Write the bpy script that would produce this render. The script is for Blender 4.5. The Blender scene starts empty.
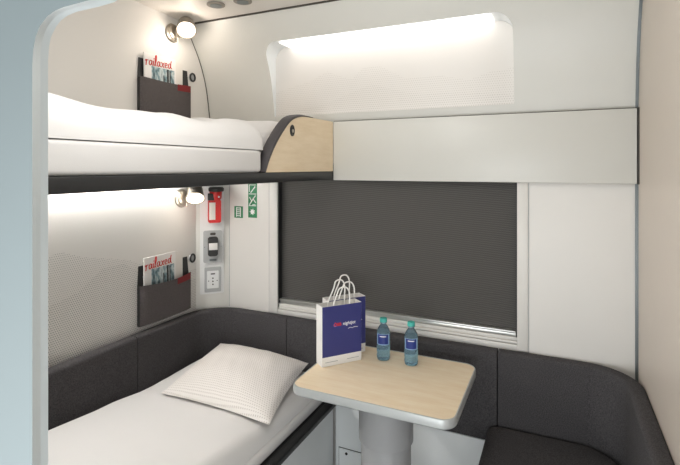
import bpy, bmesh, math, random
from mathutils import Vector, Matrix, noise
random.seed(4)
sc = bpy.context.scene
COL = sc.collection
PI = math.pi
R2 = math.radians

# ------------------------------------------------------------------ camera
H = 1.6
YAW = math.atan(218/468.5)
cam = bpy.data.cameras.new('camera')
cam.sensor_width = 36; cam.sensor_fit = 'HORIZONTAL'
cam.lens = 468.5/680*36
cam.shift_y = -65.5/680
cam.clip_start = 0.02
co = bpy.data.objects.new('camera', cam); COL.objects.link(co)
co.location = (0, 0, H); co.rotation_euler = (PI/2, 0, YAW)
sc.camera = co

# dimensions of the compartment (metres)
LX = -1.909          # berth wall
RX = 0.297           # partition wall on the right
WY = 2.25            # window wall
DY = 0.40            # doorway
CZ = 2.42            # ceiling

# ------------------------------------------------------------------ materials
def lin(c):
    return tuple(((v/255)/12.92 if v/255 <= .04045 else ((v/255+.055)/1.055)**2.4) for v in c) + (1,)

class NT:
    def __init__(s, name):
        s.m = bpy.data.materials.new(name); s.m.use_nodes = True
        s.t = s.m.node_tree; s.b = s.t.nodes['Principled BSDF']
    def n(s, typ, **kw):
        x = s.t.nodes.new(typ)
        for k, v in kw.items(): setattr(x, k, v)
        return x
    def l(s, a, b): s.t.links.new(a, b)
    def math(s, op, a, b=None, c=None):
        x = s.n('ShaderNodeMath', operation=op)
        for i, v in enumerate((a, b, c)):
            if v is None: continue
            if isinstance(v, (int, float)): x.inputs[i].default_value = v
            else: s.l(v, x.inputs[i])
        return x.outputs[0]
    def obj(s):
        return s.n('ShaderNodeTexCoord').outputs['Object']
    def xyz(s):
        sp = s.n('ShaderNodeSeparateXYZ'); s.l(s.obj(), sp.inputs[0]); return sp.outputs
    def noise(s, scale, detail=3, vec=None, rough=.5):
        x = s.n('ShaderNodeTexNoise'); x.inputs['Scale'].default_value = scale
        x.inputs['Detail'].default_value = detail; x.inputs['Roughness'].default_value = rough
        s.l(vec or s.obj(), x.inputs['Vector']); return x.outputs['Fac']
    def mix(s, f, a, b):
        x = s.n('ShaderNodeMix', data_type='RGBA')
        for k, v in ((0, f), (6, a), (7, b)):
            if isinstance(v, (int, float, tuple)): x.inputs[k].default_value = v
            else: s.l(v, x.inputs[k])
        return x.outputs[2]
    def ramp(s, f, pts, interp='LINEAR'):
        x = s.n('ShaderNodeValToRGB'); r = x.color_ramp; r.interpolation = interp
        while len(r.elements) < len(pts): r.elements.new(.5)
        for e, (p, v) in zip(r.elements, pts):
            e.position = p; e.color = v if isinstance(v, tuple) else (v, v, v, 1)
        s.l(f, x.inputs[0]); return x.outputs[0]
    def bump(s, hgt, strength=.3, dist=.002):
        x = s.n('ShaderNodeBump'); x.inputs['Strength'].default_value = strength
        x.inputs['Distance'].default_value = dist
        s.l(hgt, x.inputs['Height']); s.l(x.outputs[0], s.b.inputs['Normal'])

def mat(name, c, rough=.5, metal=0, vary=.04, nscale=6, bump=0, bscale=200, spec=None):
    n = NT(name); b = n.b
    c = lin(c)
    d = tuple(max(0, v*(1-vary*2)) for v in c[:3]) + (1,)
    n.l(n.mix(n.noise(nscale), d, c), b.inputs['Base Color'])
    b.inputs['Roughness'].default_value = rough; b.inputs['Metallic'].default_value = metal
    if spec is not None: b.inputs['Specular IOR Level'].default_value = spec
    if bump: n.bump(n.noise(bscale), bump)
    return n.m

def emit(name, c, strength):
    n = NT(name); b = n.b
    b.inputs['Base Color'].default_value = lin((240, 240, 235))
    b.inputs['Emission Color'].default_value = lin(c); b.inputs['Emission Strength'].default_value = strength
    return n.m

def dotted_wall(name, base, dot, ax, scale, lo, span, zlo, zspan, ridge1, ridge2, r1, r2, rough=.4):
    """moulded panel printed with fine dots that fill two mountain silhouettes"""
    n = NT(name); o = n.xyz(); h = o[ax]; z = o[2]
    f = n.math('DIVIDE', n.math('SUBTRACT', h, lo), span)
    zz = n.math('DIVIDE', n.math('SUBTRACT', z, zlo), zspan)
    m1 = n.math('LESS_THAN', zz, n.ramp(f, ridge1)); m2 = n.math('LESS_THAN', zz, n.ramp(f, ridge2))
    zs = n.math('MULTIPLY', z, scale); row = n.math('FLOOR', zs)
    hs = n.math('ADD', n.math('MULTIPLY', h, scale), n.math('MULTIPLY', row, .5))
    a = n.math('SUBTRACT', n.math('FRACT', hs), .5); c = n.math('SUBTRACT', n.math('FRACT', zs), .5)
    rad = n.math('SQRT', n.math('ADD', n.math('MULTIPLY', a, a), n.math('MULTIPLY', c, c)))
    lim = n.math('MULTIPLY', m1, n.math('ADD', r1, n.math('MULTIPLY', m2, r2 - r1)))
    d = n.math('LESS_THAN', rad, lim)
    n.l(n.mix(d, lin(base), lin(dot)), n.b.inputs['Base Color'])
    n.b.inputs['Roughness'].default_value = rough
    return n.m

def fabric(name, c1, c2, scale=260, rough=.95, bump=.5):
    n = NT(name)
    v = n.noise(scale, 2, rough=.7); big = n.noise(9, 2)
    col = n.mix(n.ramp(v, [(.35, 0.0), (.68, 1.0)]), lin(c1), lin(c2))
    dk = tuple(x*.86 for x in lin(c1)[:3]) + (1,)
    n.l(n.mix(n.math('MULTIPLY', big, .25), col, dk), n.b.inputs['Base Color'])
    n.b.inputs['Roughness'].default_value = rough
    n.b.inputs['Specular IOR Level'].default_value = .2
    n.bump(v, bump, .0015)
    return n.m

def wood(name, c1, c2, sx, sy, sz):
    n = NT(name)
    mp = n.n('ShaderNodeMapping'); mp.inputs['Scale'].default_value = (sx, sy, sz); n.l(n.obj(), mp.inputs[0])
    g = n.noise(3.0, 5, mp.outputs[0], .65)
    n.l(n.mix(n.ramp(g, [(.3, 0.0), (.7, 1.0)]), lin(c1), lin(c2)), n.b.inputs['Base Color'])
    n.b.inputs['Roughness'].default_value = .42
    return n.m

def blind_mat():
    n = NT('blind_fabric'); o = n.xyz()
    w = n.math('SINE', n.math('MULTIPLY', n.math('ADD', o[2], n.math('MULTIPLY', o[0], .06)), 620))
    x = n.math('SINE', n.math('MULTIPLY', n.math('ADD', o[0], n.math('MULTIPLY', o[2], 1.4)), 500))
    v = n.math('ADD', n.math('MULTIPLY', w, .35), n.math('MULTIPLY', x, .15))
    v = n.math('ADD', v, .5)
    n.l(n.mix(v, lin((60, 58, 56)), lin((86, 84, 81))), n.b.inputs['Base Color'])
    n.b.inputs['Roughness'].default_value = .75
    n.bump(w, .25, .001)
    return n.m

def dotted_cloth(name, base, dot, sc_, r):
    n = NT(name); o = n.xyz()
    ys = n.math('MULTIPLY', o[1], sc_); row = n.math('FLOOR', ys)
    xs = n.math('ADD', n.math('MULTIPLY', o[0], sc_), n.math('MULTIPLY', row, .5))
    a = n.math('SUBTRACT', n.math('FRACT', xs), .5); c = n.math('SUBTRACT', n.math('FRACT', ys), .5)
    rad = n.math('SQRT', n.math('ADD', n.math('MULTIPLY', a, a), n.math('MULTIPLY', c, c)))
    n.l(n.mix(n.math('LESS_THAN', rad, r), lin(base), lin(dot)), n.b.inputs['Base Color'])
    n.b.inputs['Roughness'].default_value = .9
    n.bump(n.noise(14, 3), .25, .01)
    return n.m

def glass_mat(name, c, rough=.02, ior=1.33, trans=1.0):
    n = NT(name); b = n.b
    b.inputs['Base Color'].default_value = lin(c); b.inputs['Roughness'].default_value = rough
    b.inputs['IOR'].default_value = ior; b.inputs['Transmission Weight'].default_value = trans
    return n.m

def photo_mat():
    n = NT('cover_picture'); o = n.xyz()
    mp = n.n('ShaderNodeMapping'); mp.inputs['Scale'].default_value = (1, 40, 22); n.l(n.obj(), mp.inputs[0])
    g = n.noise(1.0, 4, mp.outputs[0])
    n.l(n.ramp(g, [(.3, lin((45, 62, 66))), (.45, lin((120, 150, 158))), (.6, lin((205, 214, 214))), (.75, lin((95, 120, 130)))]), n.b.inputs['Base Color'])
    n.b.inputs['Roughness'].default_value = .3
    return n.m

M = {}
M['wall'] = mat('white_wall_panel', (226, 223, 218), .38, vary=.015)
M['wallcool'] = mat('pale_grey_panel', (218, 217, 211), .36, vary=.015)
M['beige'] = mat('beige_partition', (214, 203, 191), .42, vary=.02)
M['ceil'] = mat('ceiling_panel', (226, 221, 214), .45, vary=.015)
M['frame'] = mat('doorway_panel', (158, 168, 169), .4, vary=.02)
M['jamb'] = mat('pale_jamb_edge', (226, 234, 236), .4, vary=.02)
M['floor'] = mat('floor_vinyl', (205, 207, 208), .6, vary=.06, nscale=60)
M['white'] = mat('bright_white_panel', (240, 243, 243), .4, vary=.01)
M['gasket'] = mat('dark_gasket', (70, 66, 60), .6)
M['alu'] = mat('brushed_aluminium', (208, 208, 204), .32, metal=.75, vary=.03)
M['strip'] = mat('grey_metal_strip', (120, 126, 128), .35, metal=.6)
M['nickel'] = mat('satin_nickel', (196, 188, 176), .3, metal=.9)
M['black'] = mat('black_rail_coating', (40, 41, 42), .42)
M['dark'] = mat('dark_plastic', (38, 38, 38), .45)
M['uphol'] = fabric('charcoal_upholstery', (58, 56, 58), (90, 88, 89))
M['pocket'] = fabric('grey_felt', (80, 75, 75), (110, 104, 103), 320)
M['tagred'] = mat('dark_red_patch', (128, 30, 34), .7)
M['linen'] = mat('white_bed_linen', (229, 227, 225), .9, vary=.015, bump=.15, bscale=500)
M['pillow'] = dotted_cloth('dotted_pillow_linen', (238, 233, 228), (205, 198, 192), 90, .24)
M['maple'] = wood('pale_maple_panel', (226, 204, 170), (238, 219, 190), 2.0, 2.0, 14)
M['mapletop'] = wood('pale_maple_top', (236, 214, 181), (246, 230, 203), 2.0, 14, 2)
M['padding'] = mat('dark_edge_padding', (72, 68, 70), .55, vary=.05)
M['silver'] = mat('silver_table_edge', (192, 195, 194), .35, metal=.25)
M['column'] = mat('grey_column_paint', (165, 165, 166), .42)
M['blind'] = blind_mat()
M['paper'] = mat('white_paper', (238, 236, 233), .75, vary=.02, bump=.1, bscale=40)
M['navy'] = mat('navy_printed_paper', (52, 56, 122), .55, vary=.05, bump=.1, bscale=30)
M['red'] = mat('bright_red_plastic', (205, 28, 24), .35)
M['redink'] = mat('red_ink', (214, 40, 32), .6)
M['whiteink'] = mat('white_ink', (245, 245, 245), .6)
M['greyink'] = mat('grey_ink', (170, 170, 172), .6)
M['green'] = mat('safety_green', (12, 122, 74), .5)
M['plate'] = mat('grey_cover_plate', (176, 178, 178), .4)
M['socket'] = mat('white_socket_face', (232, 233, 232), .35)
M['pic'] = photo_mat()
M['disc'] = mat('grey_grille', (150, 144, 135), .6)
M['pet'] = glass_mat('pale_blue_bottle_plastic', (196, 228, 244), .05, 1.10, .88)
M['water'] = glass_mat('water', (212, 236, 247), 0, 1.12, .9)
M['cap'] = mat('turquoise_cap', (70, 182, 172), .4)
M['label'] = mat('blue_label', (30, 52, 130), .45)
M['labelpale'] = mat('pale_label_border', (150, 180, 215), .45)
M['leaflet'] = mat('pale_leaflet_paper', (232, 228, 222), .5)
M['led'] = emit('led_diffuser', (255, 251, 247), 2.2)
M['led2'] = emit('led_strip_glow', (255, 252, 248), 75.0)
M['lens'] = emit('lamp_lens_glow', (255, 238, 212), 3.0)
M['niche'] = dotted_wall('niche_panel', (228, 224, 219), (206, 201, 195), 0, 95, -1.5, 1.4, 1.86, .30,
    [(0, .50), (.12, .62), (.19, .68), (.27, .84), (.31, .76), (.37, .66), (.42, .86), (.48, .86), (.58, .60), (.69, .62), (.80, .50), (.87, .60), (1, .66)],
    [(0, .1), (.25, .25), (.45, .55), (.6, .35), (.8, .3), (1, .2)], .20, .27)
M['berthwall'] = dotted_wall('berth_wall_panel', (228, 225, 220), (156, 154, 151), 1, 105, 1.1, .8, .80, .50,
    [(0, .86), (.12, .84), (.25, .88), (.38, .80), (.55, .74), (.7, .68), (.85, .55), (1, .42)],
    [(0, .35), (.2, .45), (.35, .5), (.5, .66), (.65, .66), (.8, .5), (1, .3)], .20, .29, .45)

# ------------------------------------------------------------------ mesh helpers
class MB:
    def __init__(s): s.bm = bmesh.new()
    def box(s, x0, x1, y0, y1, z0, z1, bev=0, seg=2):
        t = bmesh.new(); bmesh.ops.create_cube(t, size=1)
        for v in t.verts:
            v.co = Vector(((x0+x1)/2 + v.co.x*(x1-x0), (y0+y1)/2 + v.co.y*(y1-y0), (z0+z1)/2 + v.co.z*(z1-z0)))
        if bev: bmesh.ops.bevel(t, geom=t.edges[:], offset=bev, segments=seg, profile=.5, affect='EDGES')
        return s.add(t)
    def add(s, t, mtx=None):
        mp = {}
        for v in t.verts: mp[v] = s.bm.verts.new(mtx @ v.co if mtx else v.co)
        for f in t.faces:
            try: s.bm.faces.new([mp[v] for v in f.verts])
            except ValueError: pass
        t.free(); return s
    def grid(s, rows, closeu=False, closev=False):
        vs = [[s.bm.verts.new(p) for p in r] for r in rows]
        nr, nc = len(vs), len(vs[0])
        for i in range(nr - (0 if closev else 1)):
            for j in range(nc - (0 if closeu else 1)):
                a, b = vs[i], vs[(i+1) % nr]
                try: s.bm.faces.new((a[j], a[(j+1) % nc], b[(j+1) % nc], b[j]))
                except ValueError: pass
        return vs
    def cap(s, vs):
        try: s.bm.faces.new(vs)
        except ValueError: pass
    def tube(s, pts, r, n=8, caps=True):
        pts = [Vector(p) for p in pts]; rows = []
        up = Vector((0, 0, 1))
        for i, p in enumerate(pts):
            t = (pts[min(i+1, len(pts)-1)] - pts[max(i-1, 0)]).normalized()
            if i == 0: u = t.cross(up if abs(t.z) < .9 else Vector((1, 0, 0))).normalized()
            else: u = (u - t*u.dot(t)).normalized()
            w = t.cross(u); rr = r[i] if isinstance(r, (list, tuple)) else r
            rows.append([p + (u*math.cos(2*PI*k/n) + w*math.sin(2*PI*k/n))*rr for k in range(n)])
        vs = s.grid(rows, closeu=True)
        if caps: s.cap(vs[0][::-1]); s.cap(vs[-1])
        return s
    def lathe(s, prof, n=32, base=(0, 0, 0), axis=(0, 0, 1), sx=1, sy=1):
        a = Vector(axis).normalized(); q = Vector((0, 0, 1)).rotation_difference(a); b = Vector(base)
        rows = []
        for (r, h) in prof:
            r = max(r, 1e-5)
            rows.append([b + q @ Vector((r*sx*math.cos(2*PI*k/n), r*sy*math.sin(2*PI*k/n), h)) for k in range(n)])
        vs = s.grid(rows, closeu=True); s.cap(vs[0][::-1]); s.cap(vs[-1]); return s
    def prism(s, poly, fn, d0, d1):
        """poly of 2D points, fn(u, v, d) -> 3D"""
        a = [s.bm.verts.new(fn(u, v, d0)) for u, v in poly]; b = [s.bm.verts.new(fn(u, v, d1)) for u, v in poly]
        s.cap(a[::-1]); s.cap(b)
        for i in range(len(a)):
            j = (i+1) % len(a); s.cap((a[i], a[j], b[j], b[i]))
        return s
    def sweep(s, path, prof):
        """plan path, profile of (distance to the right of the path, z); closed profile with end caps"""
        rows = []
        for i, p in enumerate(path):
            t = (Vector(path[min(i+1, len(path)-1)]) - Vector(path[max(i-1, 0)])).normalized()
            nx, ny = t.y, -t.x
            rows.append([Vector((p[0]+nx*o, p[1]+ny*o, z)) for o, z in prof])
        vs = s.grid(rows, closeu=True); s.cap(vs[0][::-1]); s.cap(vs[-1]); return s
    def ribbon(s, pts, w, fn, d0, d1):
        pts = smooth(pts, 6) if len(pts) > 2 else pts
        for i in range(len(pts)-1):
            a, b = Vector(pts[i]), Vector(pts[i+1])
            t = (b-a)
            if t.length < 1e-6: continue
            t.normalize(); nn = Vector((-t.y, t.x))*w/2; e = t*w*.2
            s.prism([tuple(a-nn-e), tuple(b-nn+e), tuple(b+nn+e), tuple(a+nn-e)], fn, d0, d1)
        return s
    def build(s, name, m, parent=None, origin=None, smooth_=True, sharp=35, mods=None):
        bm = s.bm
        bmesh.ops.recalc_face_normals(bm, faces=bm.faces[:])
        if parent is None and origin is None:
            xs = [v.co.x for v in bm.verts]; ys = [v.co.y for v in bm.verts]; zs = [v.co.z for v in bm.verts]
            origin = ((min(xs)+max(xs))/2, (min(ys)+max(ys))/2, min(zs))
        if parent is None:
            o3 = Vector(origin)
            for v in bm.verts: v.co -= o3
        for f in bm.faces: f.smooth = smooth_
        if smooth_:
            for e in bm.edges:
                if len(e.link_faces) == 2 and e.calc_face_angle(0) > R2(sharp): e.smooth = False
        me = bpy.data.meshes.new(name); bm.to_mesh(me); bm.free()
        o = bpy.data.objects.new(name, me); COL.objects.link(o)
        if m is not None: me.materials.append(m)
        if parent is not None: o.parent = parent
        else: o.location = origin
        return o

def smooth(pts, n):
    P = [Vector(p) for p in pts]; out = []
    for i in range(len(P)-1):
        p0, p1, p2, p3 = P[max(i-1, 0)], P[i], P[i+1], P[min(i+2, len(P)-1)]
        for k in range(n):
            t = k/n
            out.append(.5*((2*p1) + (p2-p0)*t + (2*p0-5*p1+4*p2-p3)*t*t + (3*p1-p0-3*p2+p3)*t**3))
    out.append(P[-1]); return [tuple(v) for v in out]

def arc(cx, cy, r, a0, a1, n=10):
    return [(cx+r*math.cos(R2(a0+(a1-a0)*i/n)), cy+r*math.sin(R2(a0+(a1-a0)*i/n))) for i in range(n+1)]

def rrect(x0, x1, y0, y1, r, n=8):
    return (arc(x1-r, y0+r, r, -90, 0, n) + arc(x1-r, y1-r, r, 0, 90, n) +
            arc(x0+r, y1-r, r, 90, 180, n) + arc(x0+r, y0+r, r, 180, 270, n))

def tag(o, label, cat, group=None, kind=None):
    o['label'] = label; o['category'] = cat
    if group: o['group'] = group
    if kind: o['kind'] = kind
    return o
def empty(name, loc, label, cat, group=None, rz=0):
    o = bpy.data.objects.new(name, None); COL.objects.link(o); o.empty_display_size = .05
    o.location = loc; o.rotation_euler = (0, 0, rz)
    return tag(o, label, cat, group)
def struct(o, label=None, cat=None):
    o['kind'] = 'structure'
    if label: o['label'] = label; o['category'] = cat
    return o
def copy_tree(o, parent=None):
    c = o.copy(); COL.objects.link(c)
    if parent: c.parent = parent
    for ch in list(o.children): copy_tree(ch, c)
    return c
def text_mesh(body, size, name, m, parent, fn_m, shear=0, offset=0):
    cu = bpy.data.curves.new(name, 'FONT'); cu.body = body; cu.size = size; cu.shear = shear
    cu.extrude = .0004; cu.offset = offset; cu.align_x = 'LEFT'
    t = bpy.data.objects.new('tmp', cu); COL.objects.link(t)
    bpy.context.view_layer.update()
    me = bpy.data.meshes.new_from_object(t.evaluated_get(bpy.context.evaluated_depsgraph_get()))
    bpy.data.objects.remove(t); bpy.data.curves.remove(cu)
    me.name = name; me.transform(fn_m); me.materials.clear(); me.materials.append(m)
    o = bpy.data.objects.new(name, me); COL.objects.link(o); o.parent = parent
    return o
XYZ = lambda u, v, d: (u, v, d)          # plan polygon, extruded in height
XZ = lambda u, v, d: (u, d, v)           # front polygon, extruded in depth (Y)
YZ = lambda u, v, d: (d, u, v)           # side polygon, extruded along X

# ================================================================== SETTING
# profile of the window wall above the overhead panel: it leans in towards the ceiling
PROF = [(1.78, 2.250), (1.884, 2.239), (2.071, 2.206), (2.21, 2.155), (2.331, 2.083), (2.404, 2.037)]
PS = smooth(PROF, 8)
def wall_y(z):
    if z <= PS[0][0]: return PS[0][1]
    for (a, ya), (b, yb) in zip(PS, PS[1:]):
        if a <= z <= b: return ya + (yb-ya)*(z-a)/(b-a)
    return PS[-1][1]

struct(MB().box(-2.3, 1.2, -1.0, 2.4, -.05, 0).build('floor', M['floor'], origin=(0, 0, 0)), 'grey compartment floor', 'floor')
# ceiling with a soft roll-down at the window side
m = MB()
ys = [DY, 1.2, 1.6, 1.75, 1.88, 1.96, 2.03, 2.10]; zs = [2.43, 2.43, 2.428, 2.425, 2.42, 2.413, 2.405, 2.395]
m.grid([[(x, y, z) for y, z in zip(ys, zs)] for x in (LX-.02, RX+.02)])
m.grid([[(x, y, 2.5) for y in ys] for x in (LX-.02, RX+.02)])
struct(m.build('ceiling', M['ceil'], origin=(0, 0, 0)), 'pale compartment ceiling', 'ceiling')
# berth wall on the left
m = MB(); m.box(LX-.05, LX, DY, 2.30, 0, 2.47)
struct(m.build('wall_left', M['berthwall'], origin=(0, 0, 0)), 'white berth wall printed with a dotted mountain pattern', 'wall')
m = MB(); m.box(RX, RX+.05, DY, 2.30, 0, 2.47)
struct(m.build('wall_right', M['beige'], origin=(0, 0, 0)), 'beige partition wall on the right', 'wall')
# window wall with its opening
BX0, BX1, BZ0, BZ1 = -1.433, -.167, .80, 1.62
m = MB()
m.box(LX, BX0, WY, WY+.09, 0, 1.80); m.box(BX1, RX, WY, WY+.09, 0, 1.80)
m.box(BX0, BX1, WY, WY+.09, 0, BZ0); m.box(BX0, BX1, WY, WY+.09, BZ1, 1.80)
struct(m.build('wall_window', M['wall'], origin=(0, 0, 0)), 'white wall around the window', 'wall')
# leaning upper wall with a niche
NXL = lambda z: -1.5  # replaced below
NZ0, NZ1 = 1.884, 2.297
def on_wall(px, py):                     # where a sight line meets the leaning wall
    cy_, sy_ = math.cos(YAW), math.sin(YAW)
    k = (px-340)/468.5
    d = Vector((-sy_+cy_*k, cy_+sy_*k, -(py-167)/468.5)); t = 1.0
    for i in range(40):
        p = Vector((0, 0, H)) + d*t
        t *= wall_y(p.z)/p.y
    return Vector((0, 0, H)) + d*t
pl0, pl1 = on_wall(267, 62), on_wall(275, 112)
pr0, pr1 = on_wall(513.5, 40), on_wall(514, 100)
pt0, pt1 = on_wall(282.5, 40.3), on_wall(487, 12.9)
print('NICHE', pl0, pl1, pr0, pr1, pt0, pt1)
NZ1 = (pt0.z+pt1.z)/2
NX0, NX1 = (pl0.x+pl1.x)/2, (pr0.x+pr1.x)/2
RC = .075
def edge_in(z):
    d = z-(NZ1-RC)
    return 0 if d <= 0 else RC - math.sqrt(max(0, RC*RC-d*d))
zr = sorted(set([1.78, 1.82, NZ0] + [NZ0+(NZ1-RC-NZ0)*i/10 for i in range(1, 11)] +
                [NZ1-RC+RC*math.sin(R2(9*i)) for i in range(1, 11)] + [NZ1+(2.404-NZ1)*i/4 for i in range(1, 5)]))
m = MB()
def yz_row(z, xa, xb, n): return [(xa+(xb-xa)*i/n, wall_y(z), z) for i in range(n+1)]
zz = [z for z in zr if z <= NZ0+1e-6]
m.grid([yz_row(z, LX, RX, 2) for z in zz])
zz = [z for z in zr if NZ0-1e-6 <= z <= NZ1+1e-6]
m.grid([yz_row(z, LX, NX0+edge_in(z), 2) for z in zz]); m.grid([yz_row(z, NX1-edge_in(z), RX, 2) for z in zz])
zz = [z for z in zr if z >= NZ1-1e-6]
m.grid([yz_row(z, LX, RX, 2) for z in zz])
bmesh.ops.remove_doubles(m.bm, verts=m.bm.verts[:], dist=1e-5)
struct(m.build('wall_window_upper', M['wallcool'], origin=(0, 0, 0), sharp=50), 'leaning white upper wall with a lit niche', 'wall')
# niche: back panel and reveal
NB = 2.252
m = MB()
zz = [z for z in zr if NZ0-1e-6 <= z <= NZ1+1e-6]
m.grid([[(NX0+edge_in(z)-.0, NB, z), (NX1-edge_in(z), NB, z)] for z in zz])
struct(m.build('wall_niche', M['niche'], origin=(0, 0, 0)), 'back of the niche with faint dotted mountains', 'wall')
m = MB()
out = [(NX0+edge_in(z), z) for z in zz] + [(NX1-edge_in(z), z) for z in reversed(zz)]
m.grid([[(x, wall_y(z), z), (x, NB, z)] for x, z in out])
m.grid([[(x, wall_y(NZ0), NZ0), (x, NB, NZ0)] for x in (NX0, NX1)])
struct(m.build('trim_1', M['white'], origin=(0, 0, 0)), 'white reveal of the niche', 'trim')
# roof backing so no light leaks in
m = MB(); m.box(LX-.05, RX+.05, WY+.045, WY+.095, 1.80, 2.5)
struct(m.build('wall_outer', M['wall'], origin=(0, 0, 0)), 'outer shell behind the window wall', 'wall')
# angled corner post between berth wall and window wall
m = MB(); m.prism([(LX, 2.1165), (-1.775, WY), (LX, WY)], XYZ, .0, 1.80)
struct(m.build('wall_corner', M['wallcool'], origin=(0, 0, 0)), 'angled white corner panel carrying switches', 'wall')
# gaskets and strips
m = MB()
m.grid([[(LX+.001, y-.006, z), (LX+.001, y+.001, z)] for z, y in PS])
m.grid([[(LX+.0008, y-.007, z), (LX+.003, y-.003, z)] for z, y in PS])
struct(m.build('trim_2', M['gasket'], origin=(0, 0, 0)), 'dark joint between berth wall and leaning wall', 'trim')
m = MB(); m.box(LX, RX, 2.026, 2.034, 2.398, 2.410)
struct(m.build('trim_3', M['gasket'], origin=(0, 0, 0)), 'dark joint between ceiling and leaning wall', 'trim')
m = MB(); m.box(RX-.011, RX, WY-.008, WY, .70, 1.53)
m.grid([[(RX-.011, y-.006, z), (RX-.0005, y-.006, z)] for z, y in PS]); m.grid([[(RX-.011, y-.006, z), (RX-.011, y+.01, z)] for z, y in PS])
struct(m.build('trim_4', M['strip'], origin=(0, 0, 0)), 'grey metal strip in the right-hand corner', 'trim')
m = MB(); m.box(RX-.006, RX, 2.212, 2.25, 1.53, 1.84)
struct(m.build('trim_5', M['gasket'], origin=(0, 0, 0)), 'dark gap at the end of the overhead panel', 'trim')
# thin panel joints on the window wall
m = MB(); m.box(-1.774, -1.770, WY-.0015, WY, .77, 1.80); m.box(-1.493, -1.490, WY-.0015, WY, .77, 1.80)
m.box(-.120, -.117, WY-.0015, WY, .77, 1.80)
struct(m.build('trim_6', M['plate'], origin=(0, 0, 0)), 'fine vertical panel joints beside the window', 'trim')
# window: frame strips, sill, jamb and pane
m = MB()
m.box(-1.489, BX0, WY-.006, WY+.03, .775, BZ1, .003); m.box(BX1, -.121, WY-.006, WY+.03, .775, BZ1, .003)
m.box(BX0, BX1, WY-.004, WY+.03, .778, .800, .002)
m.box(BX0, BX1, WY+.003, WY+.03, .800, .812, .003); m.box(BX0, BX1, WY+.009, WY+.03, .8125, .829, .003)
wf = struct(m.build('window_1', M['wall'], origin=(0, 0, 0)), 'wide white framed train window behind the lowered blind', 'window')
m = MB(); m.box(BX0, BX1, WY+.065, WY+.075, .80, BZ1); m.build('window_pane', glass_mat('window_glass', (235, 240, 240), 0, 1.45), wf)
# overhead panel
m = MB(); m.box(-1.070, .2895, 2.215, 2.2495, 1.531, 1.838, .004)
struct(m.build('trim_7', M['wallcool'], origin=(0, 0, 0)), 'smooth pale overhead panel above the window blind', 'trim')
m = MB(); m.box(-1.068, .2895, 2.2165, 2.2495, 1.8382, 1.8400)  # solid dark strip stands in for the shadow line above the panel
struct(m.build('trim_shade_line', M['gasket'], origin=(0, 0, 0)), 'thin dark strip painted as a shadow line on top of the overhead panel', 'trim')
# plain cover under the window
m = MB(); m.box(-1.05, RX, 2.200, 2.2495, 0, .362, .004)
struct(m.build('baseboard_window', M['white'], origin=(0, 0, 0)), 'white heater cover below the window backrest', 'baseboard')
# doorway: panel with rounded opening, corridor beyond
inner = [(-.613, 0), (-.613, 1.742), (-.611, 1.760), (-.607, 1.772), (-.597, 1.784), (-.587, 1.791), (-.574, 1.7955), (-.556, 1.798), (-.516, 1.7985), (-.49, 1.800), (-.44, 1.812), (-.36, 1.83), (-.1, 1.84), (.20, 1.84), (.25, 1.82), (.275, 1.76), (.28, 0)]
outer = [(-.598, 0), (-.598, 1.728), (-.596, 1.748), (-.591, 1.763), (-.583, 1.775), (-.569, 1.785), (-.554, 1.790), (-.538, 1.792), (-.509, 1.793), (-.484, 1.794), (-.43, 1.806), (-.35, 1.825), (-.1, 1.836), (.205, 1.836), (.257, 1.815), (.283, 1.755), (.288, 0)]
def frame_ring(pts, y):
    far = []
    for (x, z) in pts:
        far.append((x, z))
    return far
m = MB()
n = len(inner)
big = []
for i in range(n):
    if i < 2: big.append((-2.3, inner[i][1] if i == 0 else 1.6))
    elif i >= n-2: big.append((1.2, 1.6 if i == n-2 else 0))
    else: big.append((-2.3 + 3.5*(i-1)/(n-3), 2.5))
big[2] = (-2.3, 2.5); big[n-3] = (1.2, 2.5)
m.grid([[(x, DY, z) for x, z in big], [(x, DY, z) for x, z in inner],
        [(x, .388, z) for x, z in [((a[0]*.8+b[0]*.2), (a[1]*.8+b[1]*.2)) for a, b in zip(inner, outer)]],
        ])
m2 = MB(); m2.grid([[(x, .37, z) for x, z in outer], [(x, .37, z) for x, z in big]])
struct(m2.build('wall_corridor_inner', M['frame'], origin=(0, 0, 0)), 'grey-blue corridor face of the doorway panel', 'wall')
m.grid([[(x, .388, z) for x, z in [((a[0]*.8+b[0]*.2), (a[1]*.8+b[1]*.2)) for a, b in zip(inner, outer)]], [(x, .37, z) for x, z in outer]])
struct(m.build('door_1', M['jamb'], origin=(0, 0, 0), sharp=40), 'pale doorway lining with a rounded upper corner at the near left', 'doorway')
struct(MB().box(-2.3, 1.2, -1.0, -.95, 0, 2.4).build('wall_corridor', M['frame'], origin=(0, 0, 0)), 'corridor wall behind the viewpoint', 'wall')
struct(MB().box(-2.3, 1.2, -1.0, .37, 2.38, 2.42).build('ceiling_corridor', M['frame'], origin=(0, 0, 0)), 'corridor ceiling', 'ceiling')

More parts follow.
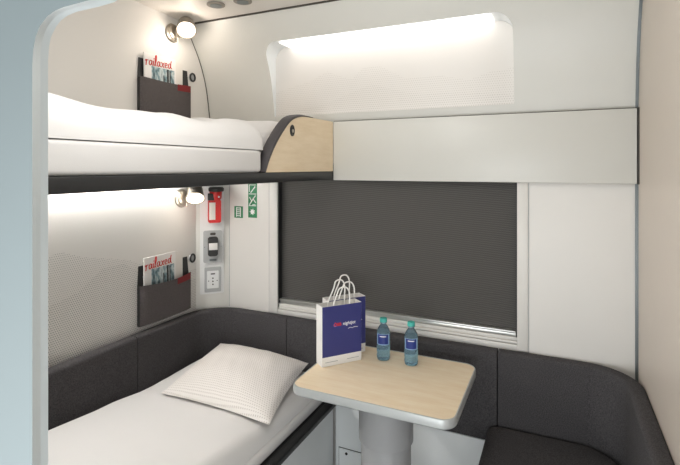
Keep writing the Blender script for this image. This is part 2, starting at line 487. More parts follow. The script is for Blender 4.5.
# ================================================================== BACKRESTS
RL = .235; RR = .20
def back_path(a, b):
    """points of the wall line between two arc lengths"""
    P = [(LX, .47), (LX, WY-RL)] + arc(LX+RL, WY-RL, RL, 180, 90, 14)[1:] + [(RX-RR, WY)] + arc(RX-RR, WY-RR, RR, 90, 0, 14)[1:] + [(RX, 1.25)]
    L = [0]
    for p, q in zip(P, P[1:]): L.append(L[-1]+math.dist(p, q))
    def pt(s):
        for i in range(len(P)-1):
            if L[i] <= s <= L[i+1]:
                t = (s-L[i])/(L[i+1]-L[i]); return (P[i][0]+(P[i+1][0]-P[i][0])*t, P[i][1]+(P[i+1][1]-P[i][1])*t)
        return P[-1]
    if b is None: b = L[-1]
    ss = sorted(set([a, b] + [s for s in L if a < s < b] + [a+.012, b-.012]))
    return [pt(s) for s in ss], L
_, Ls = back_path(0, None)
s_win = Ls[1] + (Ls[15]-Ls[1])                       # where the window straight starts
xw = LX+RL
def s_of_x(x): return s_win + (x-xw)
def back_panel(a, b, z0, label):
    pth, _ = back_path(a, b)
    th = .058
    prof = [(.0003, z0), (th-.008, z0), (th-.002, z0+.003), (th, z0+.010), (th, .757), (th-.002, .766), (th-.008, .7725), (th-.018, .775), (.012, .775), (.004, .772), (.0003, .766)]
    o = MB(); o.sweep(pth, prof)
    r = o.build('padded_backrest', M['uphol'], sharp=40)
    return tag(r, label, 'backrest', 'charcoal padded backrest panels')
back_panel(0.0, 1.648-.47-.0025, .36, 'charcoal felt backrest panel on the berth wall at the near left, by the doorway edge')
back_panel(1.648-.47+.0025, s_of_x(-1.343)-.0025, .36, 'charcoal backrest panel curving round the corner behind the white pillow')
back_panel(s_of_x(-1.343)+.0025, s_of_x(-.246)-.0025, .366, 'long charcoal backrest panel below the window blind, behind the table')
back_panel(s_of_x(-.246)+.0025, None, .30, 'charcoal backrest panel curving round the right corner above the seat')

# ================================================================== LOWER BERTH
lb = empty('lower_berth', (-1.45, 1.3, 0), 'black railed lower berth base under the made bed', 'bed')
off = Vector((-1.45, 1.3, 0))
def pb(mb, name, m_, parent, origin, **k):
    for v in mb.bm.verts: v.co -= Vector(origin)
    return mb.build(name, m_, parent, **k)
pb(MB().box(-1.053, -1.010, .47, 2.185, .398, .425, .006, 3), 'front_rail', M['black'], lb, off)
pb(MB().box(-1.845, -1.054, .47, 2.185, .390, .418), 'bed_board', M['black'], lb, off)
pb(MB().box(-1.075, -1.06, .47, 2.195, 0, .388, .003), 'side_panel', M['white'], lb, off)['label'] = 'white side panel under the berth'

def slab(x0, x1, y0, y1, zb, T, r, amp, seed, nx=60, ny=110, side=None):
    """soft quilt or mattress with rolled edges"""
    mb = MB(); rows = []
    for j in range(ny+1):
        v = j/ny; v = .5-.5*math.cos(PI*v)*(.55)-.45*(.5-v)*0 if False else v
        row = []
        for i in range(nx+1):
            u = i/nx
            # denser towards the edges
            uu = u - .11*math.sin(2*PI*u); vv = v - .09*math.sin(2*PI*v)
            y = y0+(y1-y0)*vv; xe = x1(y) if callable(x1) else x1; x = x0+(xe-x0)*uu
            d = min(uu*(xe-x0), (1-uu)*(xe-x0)); e = min(vv*(y1-y0), (1-vv)*(y1-y0))
            fd = math.sqrt(max(0, 1-(1-min(d/r, 1))**2)); fe = math.sqrt(max(0, 1-(1-min(e/r, 1))**2))
            t = T(x, y)*fd*fe
            w = noise.noise(Vector((x*4+seed, y*3.2, seed)))*amp + noise.noise(Vector((x*11, y*5.5+seed, 3)))*amp*.45
            w += abs(noise.noise(Vector((x*3+y*5, y*2.2-x*3.5, seed+9))))*amp*.7
            row.append((x, y, zb+t+w*min(fd, fe)))
        rows.append(row)
    vs = mb.grid(rows)
    bot = mb.grid([[(p[0], p[1], zb) for p in r_] for r_ in (rows[0], rows[-1])]) if False else None
    ring = [vs[0][i] for i in range(nx+1)] + [vs[j][nx] for j in range(1, ny+1)] + [vs[ny][i] for i in range(nx-1, -1, -1)] + [vs[j][0] for j in range(ny-1, 0, -1)]
    mb.cap(ring[::-1])
    return mb
tag(MB().box(-1.838, -1.060, .48, 2.175, .4195, .478, .02, 4).build('mattress', M['linen']), 'white sheeted mattress on the lower berth with the black rail', 'mattress', 'berth mattresses')
def TL(x, y):
    b = .055 + .05*max(0, min(1, (1.62-y)/.5))
    return b + .012*math.cos((x+1.45)*4)
tag(slab(-1.836, -1.072, .48, 2.16, .4785, TL, .06, .007, 2.3).build('duvet', M['linen'], sharp=80), 'white duvet spread flat over the lower berth', 'duvet', 'white duvets')
# pillow
P00, P10, P11, P01 = Vector((-1.662, 1.612, .556)), Vector((-1.056, 1.592, .560)), Vector((-1.170, 2.130, .585)), Vector((-1.758, 2.15, .588))
def pillow_pt(u, v, s):
    a = abs(2*u-1); b = abs(2*v-1)
    # pinch the middle of each side inwards
    uu = .5+(u-.5)*(1-.05*(1-b*b)*a); vv = .5+(v-.5)*(1-.06*(1-a*a)*b)
    p = P00*(1-uu)*(1-vv)+P10*uu*(1-vv)+P11*uu*vv+P01*(1-uu)*vv
    t = ((1-a**2.2)*(1-b**2.2))**.55
    w = noise.noise(Vector((u*5, v*5, s)))*.006*t + noise.noise(Vector((u*9+v*4, v*3, s+4)))*.006*t
    return p + Vector((0, 0, (.084*t if s > 0 else -.012*t) + w))
mb = MB(); N = 40
for s in (1, -1): mb.grid([[pillow_pt(i/N, j/N, s) for i in range(N+1)] for j in range(N+1)])
bmesh.ops.remove_doubles(mb.bm, verts=mb.bm.verts[:], dist=1e-4)
pil = mb.build('pillow', M['pillow'], sharp=80)
tag(pil, 'white pillow with tiny grey dots at the head of the lower berth', 'pillow')

# ================================================================== UPPER BERTH
UX = -1.07
ub_o = Vector((-1.45, 1.3, 1.535))
ub = empty('upper_berth', ub_o, 'upper berth with black frame and maple end guard, fixed above the lower bed', 'bed')
pb(MB().box(UX-.03, UX, .47, 2.213, 1.535, 1.577, .004), 'front_rail', M['black'], ub, ub_o)
pb(MB().box(LX+.004, UX-.031, .47, 2.23, 1.537, 1.576), 'bed_board', M['black'], ub, ub_o)
curve = smooth([(1.588, 1.578), (1.617, 1.632), (1.66, 1.690), (1.724, 1.755), (1.792, 1.806), (1.878, 1.831), (1.99, 1.836)], 6)
poly = curve + [(2.213, 1.837), (2.213, 1.578)]
guard = MB(); guard.prism(poly, YZ, UX-.045, UX)
gd = pb(guard, 'end_guard', M['maple'], ub, ub_o)
gd['label'] = 'maple veneer end guard with rounded corner'
# padding band that follows the rounded edge
mb = MB(); rows = []
for i, (y, z) in enumerate(curve):
    a = Vector(curve[max(i-1, 0)]); b = Vector(curve[min(i+1, len(curve)-1)]); t = (b-a).normalized(); nn = Vector((-t.y, t.x))
    k = max(.12, .25+.85*math.sin(PI*min(1, (i+1)/len(curve))))
    sec = [(UX-.047, .0), (UX-.047, .010*k), (UX-.04, .016*k), (UX-.012, .017*k), (UX+.0005, .011*k), (UX+.002, .003*k), (UX+.0015, .0), (UX-.001, .0)]
    rows.append([Vector((x, y+nn.x*o, z+nn.y*o)) for x, o in sec])
vs = mb.grid(rows, closeu=True); mb.cap(vs[0]); mb.cap(vs[-1])
pb(mb, 'edge_padding', M['padding'], gd, ub_o)
mb = MB(); mb.lathe([(.0001, .0), (.019, .0), (.019, .003), (.014, .005), (.013, .002), (.0001, .002)], 24, (UX+.0003, 1.795, 1.762), (1, 0, 0), 1.35, 1.0)
la = pb(mb, 'latch', M['dark'], gd, ub_o)
pb(MB().lathe([(.0001, 0), (.008, 0), (.008, .0025), (.0001, .0025)], 18, (UX+.0025, 1.797, 1.760), (1, 0, 0)), 'keyhole', M['nickel'], gd, ub_o)
def soft_prism(poly, z0, z1, r):
    mb = MB(); n = len(poly); rows = []
    def ins(d):
        out_ = []
        for i in range(n):
            a = Vector(poly[i-1]); b = Vector(poly[i]); c = Vector(poly[(i+1) % n])
            t1 = (b-a).normalized(); t2 = (c-b).normalized(); n1 = Vector((-t1.y, t1.x)); n2 = Vector((-t2.y, t2.x))
            bi = (n1+n2); bi /= max(.2, bi.length_squared/2); out_.append(b+bi*d)
        return out_
    for k in range(0, 6):
        a = R2(18*k); rows.append([(p.x, p.y, z0+r*(1-math.sin(a))) for p in ins(r*(1-math.cos(a)))])
    rows = rows[::-1]
    for k in range(0, 6):
        a = R2(18*k); rows.append([(p.x, p.y, z1-r*(1-math.sin(a))) for p in ins(r*(1-math.cos(a)))])
    vs = mb.grid(rows, closeu=True); mb.cap(vs[0][::-1]); mb.cap(vs[-1]); return mb
tag(soft_prism([(-1.885, .48), (-1.076, .48), (-1.076, 1.555), (-1.080, 1.566), (-1.122, 1.570), (-1.122, 2.19), (-1.885, 2.19)], 1.5775, 1.667, .014).build('mattress', M['linen']), 'white sheeted mattress on the upper berth', 'mattress', 'berth mattresses')
def TU(x, y):
    b = .100 + .012*max(0, min(1, (.95-y)/.35)) + .040*max(0, min(1, (y-1.35)/.4))
    return b
tag(slab(-1.885, lambda y: -1.079-.045*max(0, min(1, (y-1.595)/.03)), .48, 2.17, 1.6685, TU, .10, .021, 6.1).build('duvet', M['linen'], sharp=80), 'puffy white duvet folded over the upper berth', 'duvet', 'white duvets')

# ================================================================== TABLE
to = Vector((-.64, 1.835, 0))
tb = empty('folding_table', to, 'pale wood table with silver edge on a grey column by the window', 'table')
TX0, TX1, TY0, TY1, TZ = -.962, -.316, 1.585, 2.095, .74
pb(MB().prism(rrect(TX0+.006, TX1-.006, TY0+.006, TY1-.006, .049), XYZ, TZ-.03, TZ), 'tabletop', M['mapletop'], tb, to)
ringo = rrect(TX0, TX1, TY0, TY1, .055); ringi = rrect(TX0+.006, TX1-.006, TY0+.006, TY1-.006, .049)
mb = MB()
def lerp2(a, b, t): return (a[0]+(b[0]-a[0])*t, a[1]+(b[1]-a[1])*t)
rows = []
for (o_, i_) in zip(ringo, ringi):
    rows.append([(*i_, TZ-.028), (*i_, TZ+.0012), (*lerp2(o_, i_, .35), TZ+.0012), (*o_, TZ-.003), (*o_, TZ-.029), (*lerp2(o_, i_, .5), TZ-.033), (*i_, TZ-.033)])
mb.grid(rows, closeu=True, closev=True)
pb(mb, 'edge_band', M['silver'], tb, to)
pb(MB().prism(rrect(TX0+.03, TX1-.03, TY0+.03, TY1-.03, .05), XYZ, TZ-.039, TZ-.0305), 'underside', M['dark'], tb, to)
CXY = (-.648, 1.845)
pb(MB().lathe([(.112, .478), (.112, .690), (.112, .6955)], 48, (*CXY, 0)), 'column_sleeve', M['column'], tb, to)
pb(MB().lathe([(.103, .0), (.103, .47), (.100, .4775)], 48, (*CXY, 0)), 'column_base', M['column'], tb, to)

# ================================================================== RIGHT SEAT
so = Vector((0, 1.7, 0))
st = empty('corner_seat', so, 'charcoal upholstered corner seat at the right of the table', 'seat')
cush = [(-.285, 1.27), (-.285, 2.155)] + arc(-.26, 2.16, .025, 180, 90, 6) + [(.10, 2.185)] + arc(.085, 2.035, .15, 80, 0, 12) + [(.235, 1.27)]
mb = MB()
def inset(poly, d):
    cx_ = sum(p[0] for p in poly)/len(poly); cy_ = sum(p[1] for p in poly)/len(poly)
    return [(cx_+(x-cx_)*(1-d/.26), cy_+(y-cy_)*(1-d/.45)) for x, y in poly]
lv = [(.012, .345), (.003, .352), (0, .365), (0, .422), (.003, .434), (.010, .443), (.022, .449), (.06, .453), (.14, .455)]
rows = [[(x, y, z) for x, y in inset(cush, d)] for d, z in lv]
vs = mb.grid(rows, closeu=True); mb.cap(vs[0][::-1]); mb.cap(vs[-1])
pb(mb, 'seat_cushion', M['uphol'], st, so, sharp=50)
pb(MB().box(-.26, .23, 1.29, 2.17, 0, .343, .006), 'seat_base', M['white'], st, so)

# ================================================================== BLIND
bo = Vector(((BX0+BX1)/2, WY+.03, .83))
bl = empty('roller_blind', bo, 'dark grey pleated blind pulled down over the window', 'blind')
pb(MB().box(BX0+.002, BX1-.002, WY+.033, WY+.036, .85, BZ1-.01), 'blind_fabric', M['blind'], bl, bo)
mb = MB(); mb.box(BX0+.006, BX1-.006, WY+.012, WY+.0325, .830, .846, .002); mb.box(BX0+.006, BX1-.006, WY+.005, WY+.0325, .847, .857, .003)
pb(mb, 'bottom_rail', M['alu'], bl, bo)
for xa in (BX0+.0003, BX1-.005): pb(MB().box(xa, xa+.0047, WY+.002, WY+.032, .832, BZ1-.01), 'side_guide', M['dark'], bl, bo)

# ================================================================== ACCESS HATCH under the window
ho = Vector((-.93, 2.199, .05))
ht = empty('access_hatch', ho, 'small white access hatch with a square lock beside the table column', 'hatch')
pb(MB().box(-1.030, -.80, 2.1985, 2.1995, -.0 + .01, .152), 'hatch_rim', M['gasket'], ht, ho)
pb(MB().box(-1.027, -.803, 2.1945, 2.1984, .013, .149, .001), 'hatch_door', M['white'], ht, ho)
pb(MB().lathe([(.0001, 0), (.007, 0), (.007, .002), (.0001, .002)], 16, (-.985, 2.1943, .128), (0, -1, 0)), 'lock', M['dark'], ht, ho)

# ================================================================== READING LAMPS
def make_lamp():
    r = empty('reading_lamp', (0, 0, 0), 'x', 'lamp', 'reading lamps on the berth wall')
    d = Vector((.45, -.46, -.77)).normalized()
    c = Vector((.102, 0, .004))                       # middle of the lens rim
    MB().lathe([(.0001, .0), (.049, .0), (.051, .006), (.047, .012), (.040, .014), (.038, .024), (.032, .028), (.0001, .028)], 40, (.0005, 0, 0), (1, 0, 0)).build('wall_mount', M['nickel'], r)
    MB().tube([(.026, 0, 0), (.05, 0, .006), tuple(c - d*.035)], .011, 12).build('arm', M['nickel'], r)
    q = c - d*.075
    hd = MB().lathe([(.0001, 0), (.030, 0), (.038, .004), (.043, .014), (.046, .05), (.050, .070), (.053, .076), (.053, .080), (.047, .080), (.0455, .074)], 40, tuple(q), tuple(d)).build('lamp_head', M['nickel'], r)
    MB().lathe([(.0001, .0), (.0453, .0), (.0453, .003), (.035, .005), (.0001, .006)], 40, tuple(q+d*.0745), tuple(d)).build('lens', M['lens'], hd)
    MB().tube([tuple(c-d*.02+Vector((-.052, -.01, -.030))), tuple(c-d*.02+Vector((-.052, -.01, -.066)))], [.0035, .003], 8).build('switch_pin', M['nickel'], r)
    return r, c, d
lamp, lc, ld = make_lamp()
lamp.location = (LX, 1.93, 2.33); lamp['label'] = 'lit nickel reading lamp near the ceiling, above the upper berth'
lamp2 = copy_tree(lamp); lamp2.location = (LX, 1.998, 1.425); lamp2['label'] = 'lit nickel reading lamp tucked just below the upper berth'
def spot(loc, d, e, c, size=120, blend=.9):
    L = bpy.data.lights.new('reading_light', 'SPOT'); L.energy = e; L.color = c; L.spot_size = R2(size); L.spot_blend = blend; L.shadow_soft_size = .045
    o = bpy.data.objects.new('reading_light', L); COL.objects.link(o); o.location = loc
    o.rotation_euler = Vector(d).to_track_quat('-Z', 'Y').to_euler()
def bulb(loc, e, c):
    L = bpy.data.lights.new('reading_bulb', 'POINT'); L.energy = e; L.color = c; L.shadow_soft_size = .035
    o = bpy.data.objects.new('reading_bulb', L); COL.objects.link(o); o.location = loc
for L, e in ((lamp, 1.2), (lamp2, .5)):
    spot(Vector(L.location)+lc+ld*.02, ld, 1.4, (1, .88, .76), 150)
    bulb(Vector(L.location)+lc+ld*.055, e, (1, .88, .76))

# ================================================================== POCKETS, MAGAZINES, HOOKS (berth wall; local x = out of the wall, y = towards the window)
def make_pocket():
    r = empty('wall_pocket', (0, 0, 0), 'x', 'pocket', 'felt pockets on the berth wall')
    W = .355; Hh = .205
    MB().prism([(.0, 0), (W, 0), (W, .19), (W-.012, .292), (W-.05, .292), (W-.055, .20), (.06, .20), (.055, .300), (.006, .300), (0, .19)], YZ, .001, .006).build('back_panel', M['dark'], r)
    # front panel, bulging and open at the top
    mb = MB(); rows = []; n = 16
    for i in range(n+1):
        u = i/n; row = []
        for j in range(11):
            v = j/10; b = math.sin(PI*u)**.6
            row.append((.022+.022*b*(.45+.55*v), u*W, v*(Hh-.010*math.sin(PI*u)*v)))
        rows.append(row)
    a = mb.grid(rows)
    b = mb.grid([[(x-.003, y, z) for x, y, z in rw] for rw in rows])
    for k in range(n):
        mb.cap((a[k][-1], a[k+1][-1], b[k+1][-1], b[k][-1])); mb.cap((a[k][0], a[k+1][0], b[k+1][0], b[k][0]))
    fp = mb.build('front_panel', M['pocket'], r, sharp=60)
    mb = MB(); mb.box(.0062, .0188, .0, .006, 0, Hh-.005); mb.box(.0062, .0188, W-.006, W, 0, Hh-.005); mb.box(.0062, .0188, .006, W-.006, 0, .006)
    mb.build('gusset', M['dark'], r)
    # red patch on the top right edge
    mb = MB(); rows = []
    for i in range(9):
        u = .655+.325*i/8; b = math.sin(PI*u)**.6; row = []
        for v in (1.0, .95, .89, .83):
            row.append((.0242+.022*b*(.45+.55*v), u*W, v*(Hh-.010*math.sin(PI*u)*v)+ (.0015 if v == 1 else 0)))
        rows.append(row)
    mb.grid(rows); mb.grid([[(x-.0012, y, z) for x, y, z in rw] for rw in rows])
    mb.build('red_patch', M['tagred'], fp)['label'] = 'dark red patch at the top right corner'
    return r
def script_strokes():
    S = []
    def ad(x, *ps): S.append([(x+p[0], p[1]) for p in ps])
    a_ = [(.5, .85), (.25, 1.0), (.05, .45), (.2, .02), (.42, .3), (.52, .95), (.52, .25), (.68, .02)]
    ad(0, (0, .75), (.14, 1.0), (.16, .5), (.1, -.1)); ad(0, (.14, .5), (.3, .95), (.5, .92))
    ad(.6, *a_)
    ad(1.35, (.05, .95), (.05, .25), (.2, .02)); ad(1.35, (.12, 1.35), (.15, 1.48))
    ad(1.6, (.02, .2), (.3, 1.3), (.32, 2.1), (.18, 2.0), (.1, 1.0), (.12, .2), (.3, .02))
    ad(2.0, *a_)
    ad(2.8, (0, 1.0), (.2, .7), (.35, .1), (.5, 0)); ad(2.8, (.5, 1.0), (.25, .5), (0, 0))
    ad(3.4, (.05, .4), (.4, .6), (.35, .95), (.12, .9), (.05, .4), (.2, .02), (.5, .15))
    ad(4.0, *a_); ad(4.0, (.62, 1.6), (.52, .9))
    return S
STR = script_strokes()
def make_magazine():
    r = empty('magazine', (0, 0, 0), 'x', 'magazine', 'travel magazines in the wall pockets')
    MB().box(0, .006, 0, .215, 0, .300).build('cover', M['paper'], r)
    MB().box(.0061, .0066, .046, .203, .03, .236).build('cover_picture', M['pic'], r)
    mb = MB(); mb.box(.0067, .0071, .150, .163, .07, .236); mb.box(.0067, .0071, .168, .176, .06, .230); mb.box(.0067, .0071, .125, .131, .06, .20)
    mb.build('picture_towers', M['dark'], r)
    mb = MB()
    fn = lambda u, v, d: (d, .006+u*.038, .238+v*.0255+u*.0012)
    for s in STR: mb.ribbon(s, .135, fn, .0066, .0078)
    mb.build('title_lettering', M['redink'], r)['label'] = 'red handwritten title reading railaxed'
    return r
mag = make_magazine()
pk = make_pocket()
pk.location = (LX, 1.696, 1.850); pk['label'] = 'grey felt wall pocket above the upper berth duvet'
pk2 = copy_tree(pk); pk2.location = (LX, 1.696, .801); pk2['label'] = 'grey felt wall pocket above the lower berth backrest'
def lean(o, loc, deg):
    o.location = loc; o.rotation_euler = (R2(deg), 0, 0)
lean(mag, (LX+.0112, 1.730, 1.882), 1.0); mag['label'] = 'magazine with red handwritten title in the pocket over the upper berth'
mag2 = copy_tree(mag); lean(mag2, (LX+.0112, 1.729, .838), 1.0); mag2['label'] = 'magazine with red handwritten title in the pocket over the lower berth'
for zb, lab in ((1.880, 'plain pale leaflet behind the magazine in the upper pocket'), (.84, 'plain pale leaflet behind the magazine in the lower pocket')):
    o = MB().box(LX+.0075, LX+.0095, 1.83, 2.0, zb, zb+.293).build('leaflet', M['leaflet'])
    tag(o, lab, 'leaflet', 'leaflets in the wall pockets')
def make_hook():
    r = empty('coat_hook', (0, 0, 0), 'x', 'hook', 'small coat hooks by the pockets')
    MB().lathe([(.0001, 0), (.022, 0), (.023, .003), (.020, .006), (.0001, .006)], 28, (.0005, 0, 0), (1, 0, 0)).build('back_plate', M['plate'], r)
    MB().tube([(.011, .019*math.cos(k*PI/10), .022*math.sin(k*PI/10)) for k in range(21)], .005, 8, False).build('ring', M['dark'], r)
    return r
hk = make_hook(); hk.location = (LX, 2.078, 2.113); hk['label'] = 'small dark ring hook right of the upper pocket'
hk2 = copy_tree(hk); hk2.location = (LX, 2.078, 1.078); hk2['label'] = 'small dark ring hook right of the lower pocket'

# ================================================================== CORNER PANEL DEVICES (local x along the panel, -y into the room)
def on_corner(px, py):
    k = (px-340)/468.5
    d = Vector((-math.sin(YAW)+math.cos(YAW)*k, math.cos(YAW)+math.sin(YAW)*k, -(py-167)/468.5))
    t = -4.0255/(d.x-d.y); return Vector((0, 0, H))+d*t
def corner_thing(name, px, py, label, cat):
    p = on_corner(px, py)
    return empty(name, p, label, cat, rz=PI/4)
# raised white carrier plate
p = on_corner(212, 292)
e = corner_thing('mounting_plate', 212, 293.5, 'narrow white mounting plate behind the intercom and socket', 'plate')
MB().prism(rrect(-.068, .068, 0, .66, .008, 4), XZ, -.004, -.0002).build('plate_body', M['socket'], e)
# emergency torch/hammer in red case
e = corner_thing('emergency_hammer', 214, 222, 'red emergency hammer in a case with white label below the upper berth', 'emergency hammer')
MB().prism(rrect(-.036, .036, 0, .135, .010, 5), XZ, -.045, -.0045).build('case', M['red'], e)
MB().box(-.031, .004, -.0465, -.0452, .018, .118, .0003).build('case_label', M['leaflet'], e)['label'] = 'white label on the red case'
MB().lathe([(.0001, 0), (.040, 0), (.044, .006), (.044, .020), (.036, .026), (.0001, .026)], 28, (.008, -.0495, .182)).build('hammer_head', M['dark'], e)
MB().lathe([(.030, 0), (.034, .01), (.036, .045)], 24, (.006, -.043, .1352)).build('handle', M['red'], e)
MB().box(-.040, -.004, -.074, -.046, .132, .172, .004).build('bracket', M['dark'], e)
MB().lathe([(.0001, 0), (.0055, 0), (.0055, .003), (.0001, .003)], 14, (.020, -.0765, .152), (0, -1, 0)).build('screw', M['alu'], e)
# intercom
e = corner_thing('intercom', 212.7, 262, 'grey intercom unit with black handset and white label, above the socket', 'intercom')
MB().prism(rrect(-.054, .054, 0, .186, .010, 5), XZ, -.016, -.0045).build('housing', M['plate'], e)
MB().prism(rrect(-.029, .029, .036, .152, .016, 6), XZ, -.0172, -.0162).build('recess', M['gasket'], e)
MB().prism(rrect(-.025, .025, .040, .148, .016, 6), XZ, -.034, -.0174).build('handset', M['dark'], e)
MB().box(-.0245, .0245, -.0352, -.0342, .076, .116, .0004).build('handset_label', M['paper'], e)
MB().prism(rrect(-.016, .016, .160, .175, .007, 5), XZ, -.0172, -.0162).build('emblem', M['gasket'], e)
for xa in (-.050, .044): MB().box(xa, xa+.006, -.0175, -.0162, .09, .094).build('screw', M['strip'], e)
MB().box(-.02, .02, -.021, -.0162, .010, .022, .003).build('finger_grip', M['strip'], e)
# socket
e = corner_thing('power_socket', 212.7, 291.5, 'grey framed power socket with white face below the intercom', 'power socket')
MB().prism(rrect(-.047, .047, 0, .146, .006, 5), XZ, -.010, -.0045).build('frame', M['plate'], e)
MB().prism(rrect(-.033, .033, .022, .124, .004, 4), XZ, -.0125, -.0102).build('face', M['socket'], e)
mb = MB(); mb.box(-.012, .012, -.0132, -.0126, .103, .110)
for z in (.045, .063, .081): mb.lathe([(.0001, 0), (.0045, 0), (.0045, .0006), (.0001, .0006)], 12, (0, -.0126, z), (0, -1, 0))
for x in (-.024, .024): mb.lathe([(.0001, 0), (.003, 0), (.003, .0006), (.0001, .0006)], 10, (x, -.0126, .066), (0, -1, 0))
mb.build('contact_holes', M['dark'], e)

# ================================================================== GREEN SIGNS on the window wall
e = empty('ladder_sign', (-1.7045, WY, 1.301), 'small square green sign with a white ladder', 'sign')
MB().box(-.0305, .0305, -.002, -.0005, 0, .068).build('sign_plate', M['green'], e)
mb = MB(); mb.box(-.017, -.012, -.0027, -.0021, .006, .062); mb.box(.012, .017, -.0027, -.0021, .006, .062)
for k in range(5): mb.box(-.012, .012, -.0027, -.0021, .010+.0115*k, .0145+.0115*k)
mb.build('ladder_pictogram', M['whiteink'], e)
e = empty('escape_sign', (-1.6055, WY, 1.306), 'tall narrow green emergency sign with white pictograms left of the window', 'sign')
MB().box(-.0305, .0305, -.002, -.0005, 0, .222).build('sign_plate', M['green'], e)
mb = MB(); fn = XZ
for zb in (.068, .136):
    mb.box(-.026, .026, -.0026, -.0021, zb, zb+.0035)
# lower panel: glass being broken; middle: figure climbing out; upper: window frame
star = [(.020*math.cos(k*PI/7)*(1 if k % 2 else .55), .034+.020*math.sin(k*PI/7)*(1 if k % 2 else .55)) for k in range(14)]
mb.prism(star, fn, -.0026, -.0021)
mb.ribbon([(-.022, .074), (-.004, .098), (.020, .128)], .006, fn, -.0026, -.0021); mb.ribbon([(.006, .108), (.022, .088)], .005, fn, -.0026, -.0021)
mb.ribbon([(-.006, .098), (-.02, .118)], .005, fn, -.0026, -.0021); mb.ribbon([(.0, .076), (.02, .076)], .004, fn, -.0026, -.0021)
mb.ribbon([(-.022, .150), (-.022, .190)], .004, fn, -.0026, -.0021); mb.ribbon([(-.022, .190), (.022, .190)], .004, fn, -.0026, -.0021)
mb.ribbon([(-.012, .146), (.018, .180)], .006, fn, -.0026, -.0021)
mb.build('pictograms', M['whiteink'], e)

# ================================================================== CEILING DISCS, LIGHT STRIPS
for (x, y, lab) in ((-1.56, 1.873, 'round grey ceiling grille nearest the upper reading lamp'), (-1.406, 1.887, 'round grey ceiling grille second from the upper reading lamp')):
    e = empty('ceiling_grille', (x, y, 2.4185), lab, 'grille', 'round ceiling grilles')
    MB().lathe([(.0001, 0), (.030, 0), (.030, -.002), (.041, -.002), (.045, .0), (.045, .006), (.0001, .006)][::-1], 36, (0, 0, -.006)).build('ring', M['disc'], e)
    MB().lathe([(.0001, -.0015), (.0295, -.0015), (.0295, 0), (.0001, 0)], 30, (0, 0, -.0085)).build('mesh_centre', M['strip'], e)
yf = wall_y(NZ1)
o = MB().box(NX0+RC+.022, NX1-RC-.015, yf+.012, NB-.004, NZ1-.008, NZ1-.001).build('niche_light', M['led'])
tag(o, 'bright white light strip along the top of the niche', 'light strip')
o = MB().box(LX+.012, LX+.032, .52, 1.93, 1.524, 1.5365).build('berth_light', M['led2'])
tag(o, 'white light strip along the wall under the upper berth', 'light strip')

# ================================================================== PAPER BAGS
def make_bag(handle_z):
    r = empty('paper_bag', (0, 0, 0), 'x', 'paper bag', 'navy paper bags on the table')
    W, D, Hh, t = .191, .062, .258, .0012   # local x = width, y = depth (front at y=0)
    mb = MB()
    for x0, x1, y0, y1 in ((0, W, 0, t), (0, W, D-t, D), (0, t, t, D-t), (W-t, W, t, D-t)): mb.box(x0, x1, y0, y1, 0, Hh)
    mb.box(t, W-t, t, D-t, 0, t)
    mb.build('bag_body', M['paper'], r)
    mb = MB(); mb.box(.001, W-.0005, -.0007, -.0001, .040, Hh-.001); mb.box(.001, W-.0005, D+.0001, D+.0007, .040, Hh-.001)
    pn = mb.build('printed_panel', M['navy'], r); pn['label'] = 'navy printed front with red and white lettering'
    fm = Matrix.Translation((.055, -.0012, .168)) @ Matrix.Rotation(PI/2, 4, 'X')
    text_mesh('ÖBB', .0185, 'red_lettering', M['redink'], pn, fm, 0, .0002)
    fm = Matrix.Translation((.0985, -.0012, .168)) @ Matrix.Rotation(PI/2, 4, 'X')
    text_mesh('nightjet', .0205, 'white_lettering', M['whiteink'], pn, fm, .1, .0002)
    mb = MB(); mb.ribbon([(.125, .150), (.135, .153), (.145, .150), (.155, .153), (.172, .151)], .0028, XZ, -.0012, -.0008); mb.build('slogan_line', M['whiteink'], pn)
    for xa, xb in ((.015, .075), (.12, .178)): MB().box(xa, xb, -.0006, -.0001, .016, .0185).build('small_print', M['greyink'], r)
    for y, dy, hz in ((t+.003, .018, .066), (D-t-.003, .030, .082)):
        pts = [(.055, y, Hh-.045), (.056, y, Hh), (.060+dy, y+dy*.6, Hh+hz*.65), (.078+dy, y+dy, Hh+hz), (.108+dy, y+dy, Hh+hz), (.128+dy*.6, y+dy*.6, Hh+hz*.65), (.135, y, Hh), (.136, y, Hh-.045)]
        MB().tube(smooth(pts, 6), .0033, 7).build('handle', M['paper'], r)
    mb = MB(); mb.box(.045, .146, t+.0001, t+.0006, Hh-.05, Hh-.012); mb.build('handle_patch', M['paper'], r)
    return r
bag = make_bag(0)
ang = math.atan2(.148, .12)
bag.location = (-.915, 1.785, TZ+.0014); bag.rotation_euler = (0, 0, ang); bag['label'] = 'front navy and white paper carrier bag at the left end of the table'
bag2 = copy_tree(bag); bag2.location = (-.809-.191*math.cos(ang)-.005, 2.026-.191*math.sin(ang)+.004, TZ+.0014); bag2['label'] = 'second navy paper carrier bag, mostly hidden behind the front one'

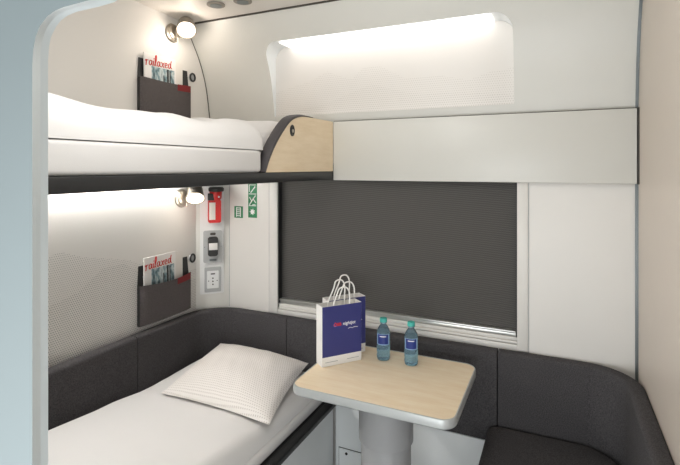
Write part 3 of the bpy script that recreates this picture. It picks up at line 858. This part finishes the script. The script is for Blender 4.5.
# ================================================================== WATER BOTTLES
def make_bottle():
    r = empty('water_bottle', (0, 0, 0), 'x', 'bottle', 'small water bottles on the table')
    body = [(.0001, .006), (.012, .004), (.020, .0), (.0265, .002), (.0295, .010), (.0300, .022), (.0285, .030), (.0300, .038), (.0300, .060), (.0288, .066), (.0296, .072), (.0296, .118), (.0290, .126), (.026, .136), (.020, .147), (.0145, .154), (.0125, .158), (.0125, .164), (.0155, .1645), (.0155, .167), (.0125, .1675), (.0125, .170), (.0001, .170)]
    MB().lathe(body, 32).build('bottle_body', M['pet'], r)
    inn = [(.0001, .0085), (.019, .006), (.0265, .011), (.0278, .022), (.0265, .030), (.0278, .038), (.0278, .060), (.0268, .066), (.0274, .072), (.0274, .118), (.0262, .126), (.0001, .1262)]
    MB().lathe(inn, 32).build('water', M['water'], r)
    MB().lathe([(.0163, .0), (.0165, .002), (.0165, .014), (.0150, .0165), (.0001, .0168)], 28, (0, 0, .1682)).build('cap', M['cap'], r)
    mb = MB(); n = 20; a0 = R2(-75-62); a1 = R2(-75+62)
    def wrap(z0, z1, rr, aa, bb):
        g = MB()
        g.grid([[(rr*math.cos(aa+(bb-aa)*i/n), rr*math.sin(aa+(bb-aa)*i/n), z) for i in range(n+1)] for z in (z0, z1)])
        return g
    wrap(.072, .120, .0301, a0, a1).build('label_border', M['labelpale'], r)
    lb_ = wrap(.076, .118, .0304, a0+.25, a1-.25).build('label', M['label'], r)
    g = wrap(.108, .112, .0306, a0+.6, a1-.6); g.build('label_print', M['whiteink'], r)
    return r
bt = make_bottle(); bt.location = (-.709, 1.985, TZ); bt['label'] = 'water bottle with turquoise cap standing nearer the paper bags'
bt2 = copy_tree(bt); bt2.location = (-.581, 1.985, TZ); bt2['label'] = 'water bottle with turquoise cap standing further from the bags, on the right'

# ================================================================== LIGHT
def area(name, loc, rot, sx, sy, e, c):
    L = bpy.data.lights.new(name, 'AREA'); L.shape = 'RECTANGLE'; L.size = sx; L.size_y = sy; L.energy = e; L.color = c
    o = bpy.data.objects.new(name, L); COL.objects.link(o); o.location = loc; o.rotation_euler = rot
    return o
L = bpy.data.lights.new('ceiling_lamp', 'POINT'); L.energy = 12; L.color = (1, .985, .965); L.shadow_soft_size = .18
o = bpy.data.objects.new('ceiling_lamp', L); COL.objects.link(o); o.location = (-.72, .85, 2.16)
area('corridor_fill', (-.05, -.90, .80), (R2(90), 0, 0), 2.4, .9, 46, (.955, .98, 1))  # unseen area lamp added behind the camera as cool frontal fill
w = bpy.data.worlds.new('world'); sc.world = w; w.use_nodes = True
w.node_tree.nodes['Background'].inputs[0].default_value = (.88, .92, .95, 1)
w.node_tree.nodes['Background'].inputs[1].default_value = .35

sc.view_settings.view_transform = 'Standard'; sc.view_settings.look = 'None'
sc.view_settings.exposure = 0.06; sc.view_settings.gamma = 1
sc.view_settings.use_curve_mapping = False
